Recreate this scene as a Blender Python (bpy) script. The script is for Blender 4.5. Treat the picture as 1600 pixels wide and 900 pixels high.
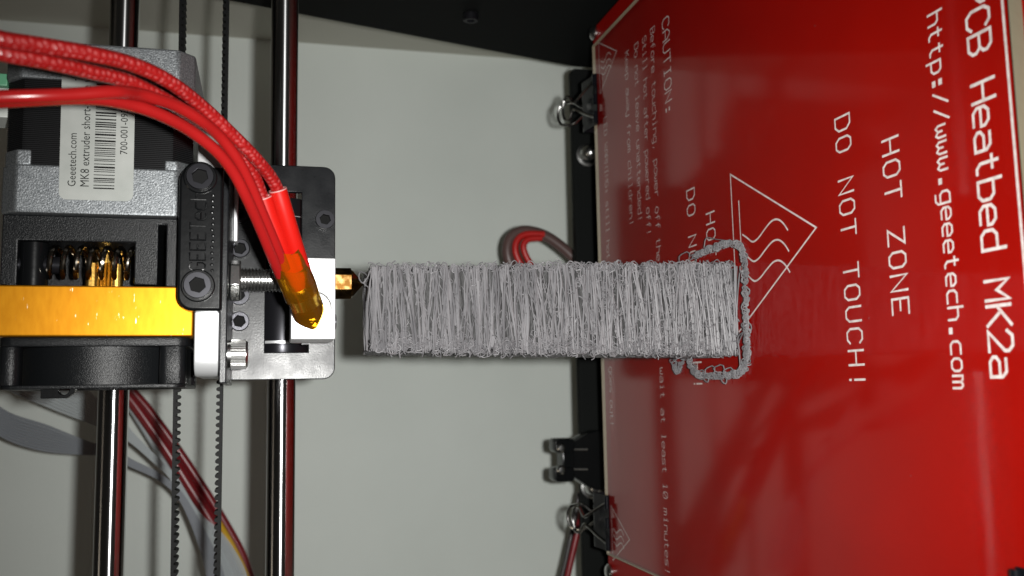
import bpy, bmesh, math, random
from mathutils import Vector, Matrix
random.seed(7)
for o in list(bpy.data.objects): bpy.data.objects.remove(o)
sc = bpy.context.scene
COL = sc.collection
MM = 0.001

# ------------------------------------------------------------------ camera
F, PITCH, YAW, ROLL = 1472.9, -0.2556, -0.1158, 0.011
CX, CY, CZ = -37.86, -236.68, 125.95
BASE = Matrix(((0, 1, 0), (0, 0, -1), (-1, 0, 0)))      # columns: right=-Z, up=+X, back=-Y
ROT = Matrix.Rotation(YAW, 3, 'Z') @ Matrix.Rotation(PITCH, 3, 'X') @ BASE @ Matrix.Rotation(ROLL, 3, 'Z')
cam = bpy.data.cameras.new('camera'); camo = bpy.data.objects.new('camera', cam); COL.objects.link(camo)
camo.matrix_world = Matrix.Translation(Vector((CX, CY, CZ)) * MM) @ ROT.to_4x4()
cam.sensor_width = 36.0; cam.lens = 36.0 * F / 1600.0
cam.clip_start = 0.005; cam.clip_end = 20
cam.dof.use_dof = True; cam.dof.focus_distance = 0.240; cam.dof.aperture_fstop = 24
sc.camera = camo

# ------------------------------------------------------------------ world, lamps, exposure
w = bpy.data.worlds.new('World'); sc.world = w; w.use_nodes = True
bg = w.node_tree.nodes['Background']; bg.inputs[0].default_value = (1.0, 0.93, 0.82, 1); bg.inputs[1].default_value = 0.010
fl = bpy.data.lights.new('camera_flash', 'SPOT'); flo = bpy.data.objects.new('camera_flash', fl); COL.objects.link(flo)
fl.energy = 5.0; fl.color = (1.0, 0.99, 0.96); fl.shadow_soft_size = 0.0028; fl.spot_size = math.radians(92); fl.spot_blend = 1.0
flo.matrix_world = Matrix.Translation(Vector((CX + 2, CY, CZ - 11)) * MM) @ Matrix.Rotation(math.radians(6), 4, 'Z') @ ROT.to_4x4()
rl = bpy.data.lights.new('room_lamp', 'AREA'); rlo = bpy.data.objects.new('room_lamp', rl); COL.objects.link(rlo)
rl.energy = 0.45; rl.color = (1.0, 0.86, 0.68); rl.shape = 'DISK'; rl.size = 0.35
rlo.location = (-0.55, -0.35, 1.25)
rlo.rotation_euler = (Vector((0.0, 0.15, 0.1)) - Vector(rlo.location)).to_track_quat('-Z', 'Y').to_euler()
sc.view_settings.view_transform = 'Standard'; sc.view_settings.look = 'None'
sc.view_settings.exposure = 0; sc.view_settings.gamma = 1
sc.view_settings.use_curve_mapping = False
sc.render.engine = 'CYCLES'
sc.cycles.max_bounces = 10; sc.cycles.transparent_max_bounces = 16; sc.cycles.caustics_reflective = True

# ------------------------------------------------------------------ placing helpers (mm)
CAM = Vector((CX, CY, CZ))
def ray(px, py): return ROT @ Vector(((px - 800) / F, -(py - 450) / F, -1.0))
def at(px, py, Y):
    d = ray(px, py); return CAM + d * ((Y - CAM.y) / d.y)
def onz(px, py, Z):
    d = ray(px, py); return CAM + d * ((Z - CAM.z) / d.z)

# ------------------------------------------------------------------ materials
def mat(name, col, rough=0.5, metal=0.0, **k):
    m = bpy.data.materials.new(name); m.use_nodes = True
    b = m.node_tree.nodes['Principled BSDF']
    b.inputs['Base Color'].default_value = (*col, 1); b.inputs['Roughness'].default_value = rough
    b.inputs['Metallic'].default_value = metal
    for q, v in k.items():
        b.inputs[q.replace('_', ' ')].default_value = v
    return m
def nd(m, t, **k):
    n = m.node_tree.nodes.new(t)
    for q, v in k.items(): setattr(n, q, v)
    return n
def lk(m, a, b): m.node_tree.links.new(a, b)
def coords(m, scale=(1, 1, 1)):
    tc = nd(m, 'ShaderNodeTexCoord'); mp = nd(m, 'ShaderNodeMapping'); mp.inputs['Scale'].default_value = scale
    lk(m, tc.outputs['Object'], mp.inputs['Vector']); return mp.outputs['Vector']
def noise(m, scale, detail=3, vec=None, rough=0.5):
    n = nd(m, 'ShaderNodeTexNoise'); n.inputs['Scale'].default_value = scale; n.inputs['Detail'].default_value = detail
    n.inputs['Roughness'].default_value = rough
    lk(m, vec if vec else coords(m), n.inputs['Vector']); return n.outputs['Fac']
def ramp(m, fac, a, b, ca, cb):
    r = nd(m, 'ShaderNodeValToRGB'); r.color_ramp.elements[0].position = a; r.color_ramp.elements[1].position = b
    r.color_ramp.elements[0].color = (*ca, 1) if len(ca) == 3 else ca
    r.color_ramp.elements[1].color = (*cb, 1) if len(cb) == 3 else cb
    lk(m, fac, r.inputs['Fac']); return r.outputs['Color']
def bump(m, h, strength=0.3, dist=0.0002):
    b = nd(m, 'ShaderNodeBump'); b.inputs['Strength'].default_value = strength; b.inputs['Distance'].default_value = dist
    lk(m, h, b.inputs['Height']); lk(m, b.outputs['Normal'], m.node_tree.nodes['Principled BSDF'].inputs['Normal'])
def inp(m, name): return m.node_tree.nodes['Principled BSDF'].inputs[name]
def g3(v): return (v, v, v)

M = {}
M['wall'] = m = mat('wall_paint', (0.70, 0.725, 0.68), 0.75)
lk(m, ramp(m, noise(m, 12, 6), 0.3, 0.72, (0.76, 0.815, 0.77), (0.83, 0.885, 0.84)), inp(m, 'Base Color')); bump(m, noise(m, 900, 3), 0.12, 0.0004)
M['side_wall'] = m = mat('side_wall_paint', (0.52, 0.515, 0.455), 0.8)
bump(m, noise(m, 900, 3), 0.12, 0.0004)
M['table'] = m = mat('table_top', (0.5, 0.47, 0.42), 0.5)
lk(m, ramp(m, noise(m, 14, 4), 0.3, 0.7, (0.44, 0.41, 0.36), (0.54, 0.5, 0.45)), inp(m, 'Base Color'))
M['acrylic'] = m = mat('black_acrylic', (0.008, 0.0088, 0.0085), 0.6, 0.0, Specular_IOR_Level=0.04)
M['powder'] = m = mat('black_powder_coat', (0.006, 0.0067, 0.0078), 0.34, 0.0, Specular_IOR_Level=0.22)
bump(m, noise(m, 3500, 2), 0.25, 0.00008)
lk(m, ramp(m, noise(m, 220, 4), 0.35, 0.7, g3(0.25), g3(0.33)), inp(m, 'Roughness'))
M['plastic'] = m = mat('black_grained_plastic', (0.005, 0.0056, 0.0063), 0.34, 0.0, Specular_IOR_Level=0.25)
bump(m, noise(m, 4200, 3), 0.75, 0.00012)
M['smooth_plastic'] = m = mat('black_smooth_plastic', (0.0035, 0.0038, 0.0042), 0.24, 0.0, Specular_IOR_Level=0.24)
bump(m, noise(m, 420, 3), 0.3, 0.0001)
M['rubber'] = mat('black_rubber', (0.005, 0.0053, 0.0053), 0.55, 0.0, Specular_IOR_Level=0.12)
M['cast'] = m = mat('cast_aluminium', (0.36, 0.38, 0.39), 0.5, 0.75)
bump(m, noise(m, 2600, 3), 0.9, 0.00012)
lk(m, ramp(m, noise(m, 3000, 2), 0.35, 0.72, (0.13, 0.14, 0.148), (0.30, 0.315, 0.325)), inp(m, 'Base Color'))
M['alu'] = m = mat('milled_aluminium', (0.72, 0.73, 0.74), 0.42, 0.55)
bump(m, noise(m, 1800, 3), 0.2, 0.0001)
M['lamination'] = m = mat('lamination_steel', (0.013, 0.013, 0.014), 0.3, 0.3, Specular_IOR_Level=0.5)
M['gold'] = m = mat('gold_anodised', (0.62, 0.29, 0.008), 0.42, 0.8)
_s = ramp(m, noise(m, 260, 5, coords(m, (1, 1, 3.0))), 0.35, 0.75, (0.50, 0.195, 0.003), (0.58, 0.24, 0.006))
_n = noise(m, 1.0, 2, coords(m, (300, 300, 2200)))
_n2 = noise(m, 1.0, 2, coords(m, (330, 300, 420)))
_mm = nd(m, 'ShaderNodeMath', operation='MULTIPLY')
lk(m, ramp(m, _n, 0.66, 0.70, g3(0), g3(1)), _mm.inputs[0]); lk(m, ramp(m, _n2, 0.56, 0.62, g3(0), g3(1)), _mm.inputs[1])
_mx = nd(m, 'ShaderNodeMix', data_type='RGBA'); lk(m, _mm.outputs[0], _mx.inputs['Factor']); lk(m, _s, _mx.inputs[6]); _mx.inputs[7].default_value = (0.95, 0.85, 0.55, 1)
lk(m, _mx.outputs[2], inp(m, 'Base Color'))
M['chrome'] = m = mat('ground_steel_rod', (0.62, 0.62, 0.63), 0.3, 1.0, Anisotropic=0.96, Anisotropic_Rotation=0.25)
lk(m, ramp(m, noise(m, 60, 4, coords(m, (0.15, 1, 1))), 0.35, 0.7, g3(0.19), g3(0.26)), inp(m, 'Roughness'))
_t = nd(m, 'ShaderNodeTangent', direction_type='RADIAL', axis='X'); lk(m, _t.outputs[0], inp(m, 'Tangent'))
M['steel'] = m = mat('zinc_steel', (0.55, 0.55, 0.54), 0.25, 1.0); bump(m, noise(m, 1500, 2), 0.15, 0.0001)
M['dark_steel'] = m = mat('black_oxide_steel', (0.022, 0.022, 0.026), 0.3, 0.7)
M['spring'] = mat('spring_steel', (0.45, 0.4, 0.33), 0.16, 1.0)
M['brass'] = m = mat('brass', (0.72, 0.43, 0.10), 0.22, 1.0); bump(m, noise(m, 900, 3), 0.3, 0.0001)
M['old_brass'] = m = mat('stained_brass_nozzle', (0.55, 0.30, 0.07), 0.25, 1.0)
lk(m, ramp(m, noise(m, 500, 4), 0.4, 0.65, (0.12, 0.055, 0.012), (0.46, 0.29, 0.11)), inp(m, 'Base Color'))
M['wire_red'] = m = mat('red_silicone', (0.27, 0.008, 0.008), 0.25); bump(m, noise(m, 300, 2), 0.1, 0.0001)
M['braid'] = m = mat('red_fibreglass_braid', (0.62, 0.012, 0.012), 0.38, 0.0, Specular_IOR_Level=0.7)
M['sleeve'] = m = mat('red_sleeve', (0.42, 0.006, 0.003), 0.35)
M['sleeve_rim'] = mat('cut_sleeve_rim', (0.45, 0.2, 0.19), 0.5)
M['tape'] = m = bpy.data.materials.new('amber_polyimide_tape'); m.use_nodes = True
_nt = m.node_tree; _nt.nodes.remove(_nt.nodes['Principled BSDF'])
_tr = nd(m, 'ShaderNodeBsdfTransparent'); _tr.inputs[0].default_value = (0.99, 0.66, 0.11, 1)
_df = nd(m, 'ShaderNodeBsdfDiffuse'); _df.inputs[0].default_value = (0.46, 0.17, 0.005, 1)
_gl = nd(m, 'ShaderNodeBsdfGlossy'); _gl.inputs['Roughness'].default_value = 0.15
_a = nd(m, 'ShaderNodeMixShader'); _a.inputs[0].default_value = 0.15; lk(m, _tr.outputs[0], _a.inputs[1]); lk(m, _df.outputs[0], _a.inputs[2])
_fr = nd(m, 'ShaderNodeFresnel'); _fr.inputs[0].default_value = 1.5
_b = nd(m, 'ShaderNodeMixShader'); lk(m, _fr.outputs[0], _b.inputs[0]); lk(m, _a.outputs[0], _b.inputs[1]); lk(m, _gl.outputs[0], _b.inputs[2])
lk(m, _b.outputs[0], _nt.nodes['Material Output'].inputs['Surface'])
_bp = nd(m, 'ShaderNodeBump'); _bp.inputs['Strength'].default_value = 0.3; _bp.inputs['Distance'].default_value = 0.0004
lk(m, noise(m, 320, 3), _bp.inputs['Height']); lk(m, _bp.outputs[0], _gl.inputs['Normal']); lk(m, _bp.outputs[0], _fr.inputs['Normal'])
M['filament'] = m = mat('grey_filament', (0.13, 0.127, 0.133), 0.4, 0.0, Specular_IOR_Level=0.13)
lk(m, ramp(m, noise(m, 1.0, 2, coords(m, (60, 500, 900))), 0.32, 0.68, (0.095, 0.093, 0.098), (0.175, 0.171, 0.178)), inp(m, 'Base Color'))
M['filament_gap_shade'] = m = mat('grey_filament_gap_shade', (0.02, 0.0195, 0.02), 0.6); bump(m, noise(m, 900, 3, coords(m, (0.25, 0.25, 2))), 0.9, 0.0006)  # far darker than the threads: shade in their gaps put into the colour
M['pcb'] = m = mat('red_solder_mask', (0.24, 0.0035, 0.0015), 0.45, 0.0, Specular_IOR_Level=0.08)
lk(m, ramp(m, noise(m, 40, 5), 0.3, 0.7, (0.245, 0.0028, 0.0011), (0.275, 0.0034, 0.0014)), inp(m, 'Base Color'))
M['pcb_edge'] = mat('circuit_board_edge', (0.35, 0.05, 0.03), 0.6)
M['ink'] = m = mat('white_silkscreen', (0.62, 0.55, 0.53), 0.6)
lk(m, ramp(m, noise(m, 700, 3), 0.3, 0.62, (0.50, 0.42, 0.40), (0.68, 0.61, 0.59)), inp(m, 'Base Color'))
M['label'] = m = mat('paper_label', (0.46, 0.475, 0.45), 0.55)
lk(m, ramp(m, noise(m, 120, 4), 0.35, 0.7, (0.29, 0.305, 0.285), (0.36, 0.37, 0.35)), inp(m, 'Base Color'))
M['print'] = mat('black_print_and_gap_shade', (0.010, 0.010, 0.010), 0.8, 0, Specular_IOR_Level=0.05)  # label ink, also shade painted into bolt sockets and lamination gaps
M['ribbon'] = m = mat('grey_ribbon_pvc', (0.42, 0.46, 0.47), 0.4)
M['dark_ribbon'] = mat('darker_grey_ribbon_pvc', (0.24, 0.26, 0.285), 0.4)
M['red_pvc'] = m = mat('red_pvc', (0.19, 0.011, 0.016), 0.3)
M['dark_pvc'] = m = mat('dark_pvc', (0.03, 0.025, 0.025), 0.35)
M['yellow_pvc'] = mat('yellow_pvc', (0.62, 0.36, 0.02), 0.4)
M['loop_red'] = mat('bright_red_pvc', (0.42, 0.012, 0.01), 0.4)
M['sheath'] = m = mat('grey_spiral_sheath', (0.10, 0.06, 0.055), 0.35)
M['wire_steel'] = mat('bright_wire', (0.6, 0.6, 0.58), 0.18, 1.0)
M['clip_black'] = mat('black_lacquered_steel', (0.004, 0.0045, 0.006), 0.2, 0.0, Specular_IOR_Level=0.3)
M['green'] = mat('green_plug', (0.1, 0.32, 0.18), 0.5)
M['nylon'] = mat('white_nylon', (0.55, 0.57, 0.54), 0.5)
# braid: woven pattern, its pale flecks are glints put into the colour (UV-free, from two crossing waves)
m = M['braid']
_uv = nd(m, 'ShaderNodeUVMap'); _mp = nd(m, 'ShaderNodeMapping'); _mp.inputs['Scale'].default_value = (1, 1, 1); lk(m, _uv.outputs[0], _mp.inputs['Vector'])
_vv = nd(m, 'ShaderNodeTexVoronoi'); _vv.inputs['Scale'].default_value = 1.0; _vv.inputs['Randomness'].default_value = 0.35
lk(m, _mp.outputs[0], _vv.inputs['Vector'])
_c = ramp(m, _vv.outputs['Distance'], 0.08, 0.42, (0.40, 0.075, 0.075), (0.26, 0.005, 0.005)); lk(m, _c, inp(m, 'Base Color')); bump(m, _vv.outputs['Distance'], 0.6, 0.0004)
# glass: mirror by Fresnel over clear
M['glass'] = m = bpy.data.materials.new('clear_glass'); m.use_nodes = True
m.node_tree.nodes.remove(m.node_tree.nodes['Principled BSDF'])
_tr = nd(m, 'ShaderNodeBsdfTransparent'); _tr.inputs[0].default_value = (0.985, 0.99, 0.985, 1)
_gl = nd(m, 'ShaderNodeBsdfGlossy'); lk(m, ramp(m, noise(m, 25, 5), 0.35, 0.75, g3(0.06), g3(0.105)), _gl.inputs['Roughness'])
_fr = nd(m, 'ShaderNodeFresnel')
_ge = nd(m, 'ShaderNodeNewGeometry'); _io = nd(m, 'ShaderNodeMapRange'); _io.inputs['To Min'].default_value = 1.58; _io.inputs['To Max'].default_value = 1 / 1.58
lk(m, _ge.outputs['Backfacing'], _io.inputs['Value']); lk(m, _io.outputs[0], _fr.inputs[0])
_mx = nd(m, 'ShaderNodeMixShader'); lk(m, _fr.outputs[0], _mx.inputs[0]); lk(m, _tr.outputs[0], _mx.inputs[1]); lk(m, _gl.outputs[0], _mx.inputs[2])
lk(m, _mx.outputs[0], m.node_tree.nodes['Material Output'].inputs['Surface'])
M['glass_edge'] = m = mat('ground_glass_edge', (0.17, 0.155, 0.105), 0.5)
bump(m, noise(m, 900, 3), 0.4, 0.0002)

# ------------------------------------------------------------------ mesh builder (mm, world space)
class MB:
    def __init__(s): s.bm = bmesh.new(); s.uv = None
    def verts(s, pts): return [s.bm.verts.new(p) for p in pts]
    def face(s, vs, mi=0):
        try:
            f = s.bm.faces.new(vs); f.material_index = mi; return f
        except ValueError: return None
    def box(s, x0, x1, y0, y1, z0, z1, mi=0):
        v = s.verts([(x, y, z) for x in (x0, x1) for y in (y0, y1) for z in (z0, z1)])
        for q in ((0, 1, 3, 2), (4, 6, 7, 5), (0, 4, 5, 1), (2, 3, 7, 6), (0, 2, 6, 4), (1, 5, 7, 3)): s.face([v[i] for i in q], mi)
        return s
    def prism(s, poly, axis, a, b, holes=(), mi=0):
        """poly in the two other axes (x,y,z order) extruded along axis from a to b"""
        def p3(p, t):
            return {'x': (t, p[0], p[1]), 'y': (p[0], t, p[1]), 'z': (p[0], p[1], t)}[axis]
        if not holes:
            A = s.verts([p3(p, a) for p in poly]); B = s.verts([p3(p, b) for p in poly])
            n = len(poly); s.face(A[::-1], mi); s.face(B, mi)
            for i in range(n): s.face([A[i], A[(i + 1) % n], B[(i + 1) % n], B[i]], mi)
        else:
            t = bmesh.new(); edges = []
            for loop in [poly] + list(holes):
                vs = [t.verts.new(p3(p, a)) for p in loop]
                edges += [t.edges.new((vs[i], vs[(i + 1) % len(vs)])) for i in range(len(vs))]
            bmesh.ops.triangle_fill(t, use_beauty=True, edges=edges)
            bmesh.ops.dissolve_limit(t, angle_limit=0.01, verts=t.verts, edges=t.edges)
            r = bmesh.ops.extrude_face_region(t, geom=t.faces[:])
            d = Vector(p3((0, 0), b)) - Vector(p3((0, 0), a))
            bmesh.ops.translate(t, vec=d, verts=[e for e in r['geom'] if isinstance(e, bmesh.types.BMVert)])
            me = bpy.data.meshes.new('t'); t.to_mesh(me); t.free(); s.bm.from_mesh(me); bpy.data.meshes.remove(me)
        return s
    def cyl(s, p0, p1, r0, r1=None, n=32, cap=True, mi=0):
        r1 = r0 if r1 is None else r1
        p0 = Vector(p0); p1 = Vector(p1); d = (p1 - p0).normalized()
        u = d.orthogonal().normalized(); v = d.cross(u)
        A = s.verts([p0 + (u * math.cos(t) + v * math.sin(t)) * r0 for t in (2 * math.pi * i / n for i in range(n))])
        B = s.verts([p1 + (u * math.cos(t) + v * math.sin(t)) * r1 for t in (2 * math.pi * i / n for i in range(n))])
        for i in range(n): s.face([A[i], A[(i + 1) % n], B[(i + 1) % n], B[i]], mi)
        if cap: s.face(A[::-1], mi); s.face(B, mi)
        return s
    def lathe(s, p0, axis, prof, n=32, mi=0):
        """prof: list of (distance along axis, radius)"""
        p0 = Vector(p0); d = Vector(axis).normalized(); u = d.orthogonal().normalized(); v = d.cross(u)
        rings = []
        for h, r in prof:
            rings.append(s.verts([p0 + d * h + (u * math.cos(t) + v * math.sin(t)) * max(r, 1e-3) for t in (2 * math.pi * i / n for i in range(n))]))
        for a, b in zip(rings, rings[1:]):
            for i in range(n): s.face([a[i], a[(i + 1) % n], b[(i + 1) % n], b[i]], mi)
        s.face(rings[0][::-1], mi); s.face(rings[-1], mi); return s
    def tube(s, pts, r, n=8, mi=0, cap=True, uvs=None, flat=None):
        pts = [Vector(p) for p in pts]; m = len(pts)
        rs = r if isinstance(r, (list, tuple)) else [r] * m
        T = [(pts[min(i + 1, m - 1)] - pts[max(i - 1, 0)]).normalized() for i in range(m)]
        u = T[0].orthogonal().normalized(); rings = []
        L = 0; us = []
        for i in range(m):
            if i: L += (pts[i] - pts[i - 1]).length
            us.append(L)
            u = (u - T[i] * u.dot(T[i]))
            if u.length < 1e-6: u = T[i].orthogonal()
            u.normalize(); v = T[i].cross(u)
            rings.append(s.verts([pts[i] + (u * math.cos(t) + v * math.sin(t)) * rs[i] for t in (2 * math.pi * k / n for k in range(n))]))
        lay = s.bm.loops.layers.uv.verify() if uvs else None
        for i in range(m - 1):
            a, b = rings[i], rings[i + 1]
            for k in range(n):
                f = s.face([a[k], a[(k + 1) % n], b[(k + 1) % n], b[k]], mi)
                if f and lay:
                    for lp, (uu, vv) in zip(f.loops, ((us[i], k), (us[i], k + 1), (us[i + 1], k + 1), (us[i + 1], k))):
                        lp[lay].uv = (uu * uvs[0], vv / n * uvs[1])
        if cap: s.face(rings[0][::-1], mi); s.face(rings[-1], mi)
        return s
    def build(s, name, m, parent=None, bevel=0, smooth=True, seg=2, label=None, kind=None, mesh_scale=MM, cat=None, group=None):
        bm = s.bm
        bmesh.ops.recalc_face_normals(bm, faces=bm.faces)
        if bevel:
            bm.normal_update()
            lay = bm.faces.layers.int.new('round')
            for f in bm.faces:       # plane faces stay flat, only round surfaces are smooth-shaded
                f[lay] = any(len(e.link_faces) == 2 and 0.02 < e.calc_face_angle(0) <= 0.55 for e in f.edges)
            ed = [e for e in bm.edges if len(e.link_faces) == 2 and e.calc_face_angle(0) > 0.55]
            bmesh.ops.bevel(bm, geom=ed, offset=bevel, segments=seg, profile=0.5, affect='EDGES', clamp_overlap=True)
            lay = bm.faces.layers.int['round']
            for f in bm.faces:
                wide = f.calc_area() / max(e.calc_length() for e in f.edges)
                f.smooth = wide < bevel * 1.3 or bool(f[lay])
        xs = [v.co for v in bm.verts]
        lo = Vector([min(c[i] for c in xs) for i in range(3)]); hi = Vector([max(c[i] for c in xs) for i in range(3)])
        org = (lo + hi) / 2
        if parent is None: org.z = lo.z
        for v in bm.verts: v.co = (v.co - org) * mesh_scale
        me = bpy.data.meshes.new(name)
        bm.to_mesh(me); bm.free()
        if smooth:
            if not bevel: me.shade_smooth()
            flags = [p.use_smooth for p in me.polygons]
            me.set_sharp_from_angle(angle=0.6)
            me.polygons.foreach_set('use_smooth', flags)
        for q in (m if isinstance(m, (list, tuple)) else [m]): me.materials.append(q)
        o = bpy.data.objects.new(name, me); COL.objects.link(o)
        wl = org * mesh_scale
        if parent is not None:
            o.parent = parent; o.location = wl - wloc(parent)
        else: o.location = wl
        if label: o['label'] = label
        if kind: o['kind'] = kind
        if cat: o['category'] = cat
        if group: o['group'] = group
        return o
def wloc(o):
    v = Vector(o.location)
    while o.parent: o = o.parent; v += Vector(o.location)
    return v
def thing(name, label, cat, loc, group=None):
    o = bpy.data.objects.new(name, None); COL.objects.link(o); o.location = Vector(loc) * MM
    o.empty_display_size = 0.01
    o['label'] = label; o['category'] = cat
    if group: o['group'] = group
    return o
def catmull(pts, k=8):
    P = [Vector(p) for p in pts]; P = [P[0] * 2 - P[1]] + P + [P[-1] * 2 - P[-2]]; out = []
    for i in range(1, len(P) - 2):
        for j in range(k):
            t = j / k; a, b, c, d = P[i - 1:i + 3]
            out.append(0.5 * ((2 * b) + (c - a) * t + (2 * a - 5 * b + 4 * c - d) * t * t + (3 * b - a - 3 * c + d) * t ** 3))
    out.append(P[-2]); return out
def rrect(a0, a1, b0, b1, r, n=5, which=(1, 1, 1, 1)):
    out = []
    for (cx, cy, s, on) in ((a1 - r, b1 - r, 0, which[0]), (a0 + r, b1 - r, 1, which[1]), (a0 + r, b0 + r, 2, which[2]), (a1 - r, b0 + r, 3, which[3])):
        if on:
            for i in range(n + 1):
                t = math.pi / 2 * (s + i / n); out.append((cx + r * math.cos(t), cy + r * math.sin(t)))
        else:
            t = math.pi / 2 * s + math.pi / 4; q = r * math.sqrt(2); out.append((cx + q * math.cos(t), cy + q * math.sin(t)))
    return out
def circ(cx, cy, r, n=24): return [(cx + r * math.cos(2 * math.pi * i / n), cy + r * math.sin(2 * math.pi * i / n)) for i in range(n)]
def hexa(cx, cy, r, ph=0): return [(cx + r * math.cos(ph + math.pi / 3 * i), cy + r * math.sin(ph + math.pi / 3 * i)) for i in range(6)]

# ------------------------------------------------------------------ stroke lettering (octagonal plotter letters, 4 wide, 6 tall)
G = {
'A': [[(0,0),(0,4),(1.5,6),(2.5,6),(4,4),(4,0)],[(0,2.3),(4,2.3)]], 'B': [[(0,0),(0,6),(3,6),(4,5),(4,4),(3,3),(0,3)],[(3,3),(4,2),(4,1),(3,0),(0,0)]],
'C': [[(4,1),(3,0),(1,0),(0,1.3),(0,4.7),(1,6),(3,6),(4,5)]], 'D': [[(0,0),(0,6),(2.7,6),(4,4.6),(4,1.4),(2.7,0),(0,0)]],
'E': [[(4,0),(0,0),(0,6),(4,6)],[(0,3),(3,3)]], 'G': [[(4,5),(3,6),(1,6),(0,4.7),(0,1.3),(1,0),(3,0),(4,1),(4,3),(2.4,3)]],
'H': [[(0,0),(0,6)],[(4,0),(4,6)],[(0,3),(4,3)]], 'I': [[(1,0),(3,0)],[(2,0),(2,6)],[(1,6),(3,6)]],
'K': [[(0,0),(0,6)],[(4,6),(0,2.6)],[(1.2,3.6),(4,0)]], 'L': [[(0,6),(0,0),(4,0)]], 'M': [[(0,0),(0,6),(2,3),(4,6),(4,0)]],
'N': [[(0,0),(0,6),(4,0),(4,6)]], 'O': [[(1,0),(0,1.3),(0,4.7),(1,6),(3,6),(4,4.7),(4,1.3),(3,0),(1,0)]],
'P': [[(0,0),(0,6),(3,6),(4,5),(4,4),(3,3),(0,3)]], 'R': [[(0,0),(0,6),(3,6),(4,5),(4,4),(3,3),(0,3)],[(2,3),(4,0)]],
'S': [[(0,1),(1,0),(3,0),(4,1),(4,2),(3,3),(1,3),(0,4),(0,5),(1,6),(3,6),(4,5)]], 'T': [[(0,6),(4,6)],[(2,0),(2,6)]],
'U': [[(0,6),(0,1.3),(1,0),(3,0),(4,1.3),(4,6)]], 'W': [[(0,6),(0.8,0),(2,4),(3.2,0),(4,6)]], 'Z': [[(0,6),(4,6),(0,0),(4,0)]],
'0': [[(1,0),(0,1.3),(0,4.7),(1,6),(3,6),(4,4.7),(4,1.3),(3,0),(1,0)],[(0.6,1),(3.4,5)]], '1': [[(0.8,5),(2,6),(2,0)],[(0.8,0),(3.2,0)]],
'2': [[(0,4.8),(1,6),(3,6),(4,5),(4,4),(0,0),(4,0)]],
'a': [[(0.5,4),(3,4),(4,3),(4,0),(1,0),(0,0.8),(0,1.6),(1,2.4),(4,2.4)]], 'b': [[(0,6),(0,0),(3,0),(4,1),(4,3),(3,4),(0,4)]],
'c': [[(4,0),(1,0),(0,1),(0,3),(1,4),(4,4)]], 'd': [[(4,6),(4,0),(1,0),(0,1),(0,3),(1,4),(4,4)]],
'e': [[(3.6,0),(1,0),(0,1),(0,3),(1,4),(3,4),(4,3),(4,2),(0,2)]], 'f': [[(1.4,0),(1.4,5),(2.4,6),(3.6,6)],[(0.2,3.4),(3,3.4)]],
'g': [[(4,4),(1,4),(0,3),(0,1),(1,0),(4,0)],[(4,4),(4,-1),(3,-2),(0.8,-2)]], 'h': [[(0,0),(0,6)],[(0,4),(3,4),(4,3),(4,0)]],
'i': [[(1,4),(2,4),(2,0)],[(1,0),(3,0)],[(2,5.4),(2,5.9)]], 'k': [[(0,0),(0,6)],[(3.4,4),(0,1.6)],[(1.2,2.4),(3.6,0)]],
'l': [[(1,6),(2,6),(2,0)],[(1,0),(3,0)]], 'm': [[(0,0),(0,4),(1.2,4),(2,3.2),(2,0)],[(2,3.2),(2.8,4),(3.2,4),(4,3.2),(4,0)]],
'n': [[(0,0),(0,4),(3,4),(4,3),(4,0)]], 'o': [[(1,0),(0,1),(0,3),(1,4),(3,4),(4,3),(4,1),(3,0),(1,0)]],
'p': [[(0,-2),(0,4),(3,4),(4,3),(4,1),(3,0),(0,0)]], 'r': [[(0.4,0),(0.4,4)],[(0.4,2.6),(1.8,4),(3.4,4)]],
's': [[(0,0),(3,0),(4,0.8),(3,2),(1,2),(0,3),(1,4),(4,4)]], 't': [[(1.4,5.4),(1.4,1),(2.4,0),(3.4,0)],[(0.2,4),(2.8,4)]],
'u': [[(0,4),(0,1),(1,0),(4,0)],[(4,4),(4,0)]], 'v': [[(0,4),(2,0),(4,4)]],
'w': [[(0,4),(0,1),(0.8,0),(2,1),(3.2,0),(4,1),(4,4)],[(2,1),(2,2.6)]], 'x': [[(0,0),(4,4)],[(0,4),(4,0)]], 'y': [[(0,4),(0,1),(1,0),(4,0)],[(4,4),(4,-1),(3,-2),(0.8,-2)]],
'!': [[(2,6),(2,2)],[(2,0.5),(2,0)]], ':': [[(1.7,0.6),(2.3,0.6)],[(1.7,3.4),(2.3,3.4)]], '/': [[(0,0),(4,6)]], '.': [[(1.7,0.4),(2.3,0.4)]], ',': [[(2,0.5),(1.2,-1)]], '-': [[(0.6,3),(3.4,3)]], ' ': []}
def ribbon_line(mb, pts, wdt, closed=False):
    """flat mitred line through 3-D points lying in the XY plane (z const)"""
    P = [Vector(p) for p in pts]; n = len(P); L = []; R = []
    for i in range(n):
        a = P[(i - 1) % n] if (closed or i > 0) else P[i]; b = P[(i + 1) % n] if (closed or i < n - 1) else P[i]
        d1 = (P[i] - a); d2 = (b - P[i])
        d1 = d1.normalized() if d1.length > 1e-9 else d2.normalized(); d2 = d2.normalized() if d2.length > 1e-9 else d1
        t = (d1 + d2); t = t.normalized() if t.length > 1e-6 else d1
        nn = Vector((-t.y, t.x, 0)); k = 1 / max(0.5, abs(nn.dot(Vector((-d1.y, d1.x, 0)))))
        c = P[i].copy()
        if not closed and i == 0: c -= d1 * wdt * 0.45
        if not closed and i == n - 1: c += d1 * wdt * 0.45
        L.append(c + nn * wdt / 2 * k); R.append(c - nn * wdt / 2 * k)
    vl = mb.verts(L); vr = mb.verts(R)
    for i in range(n if closed else n - 1):
        j = (i + 1) % n; mb.face([vl[i], vl[j], vr[j], vr[i]])
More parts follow.
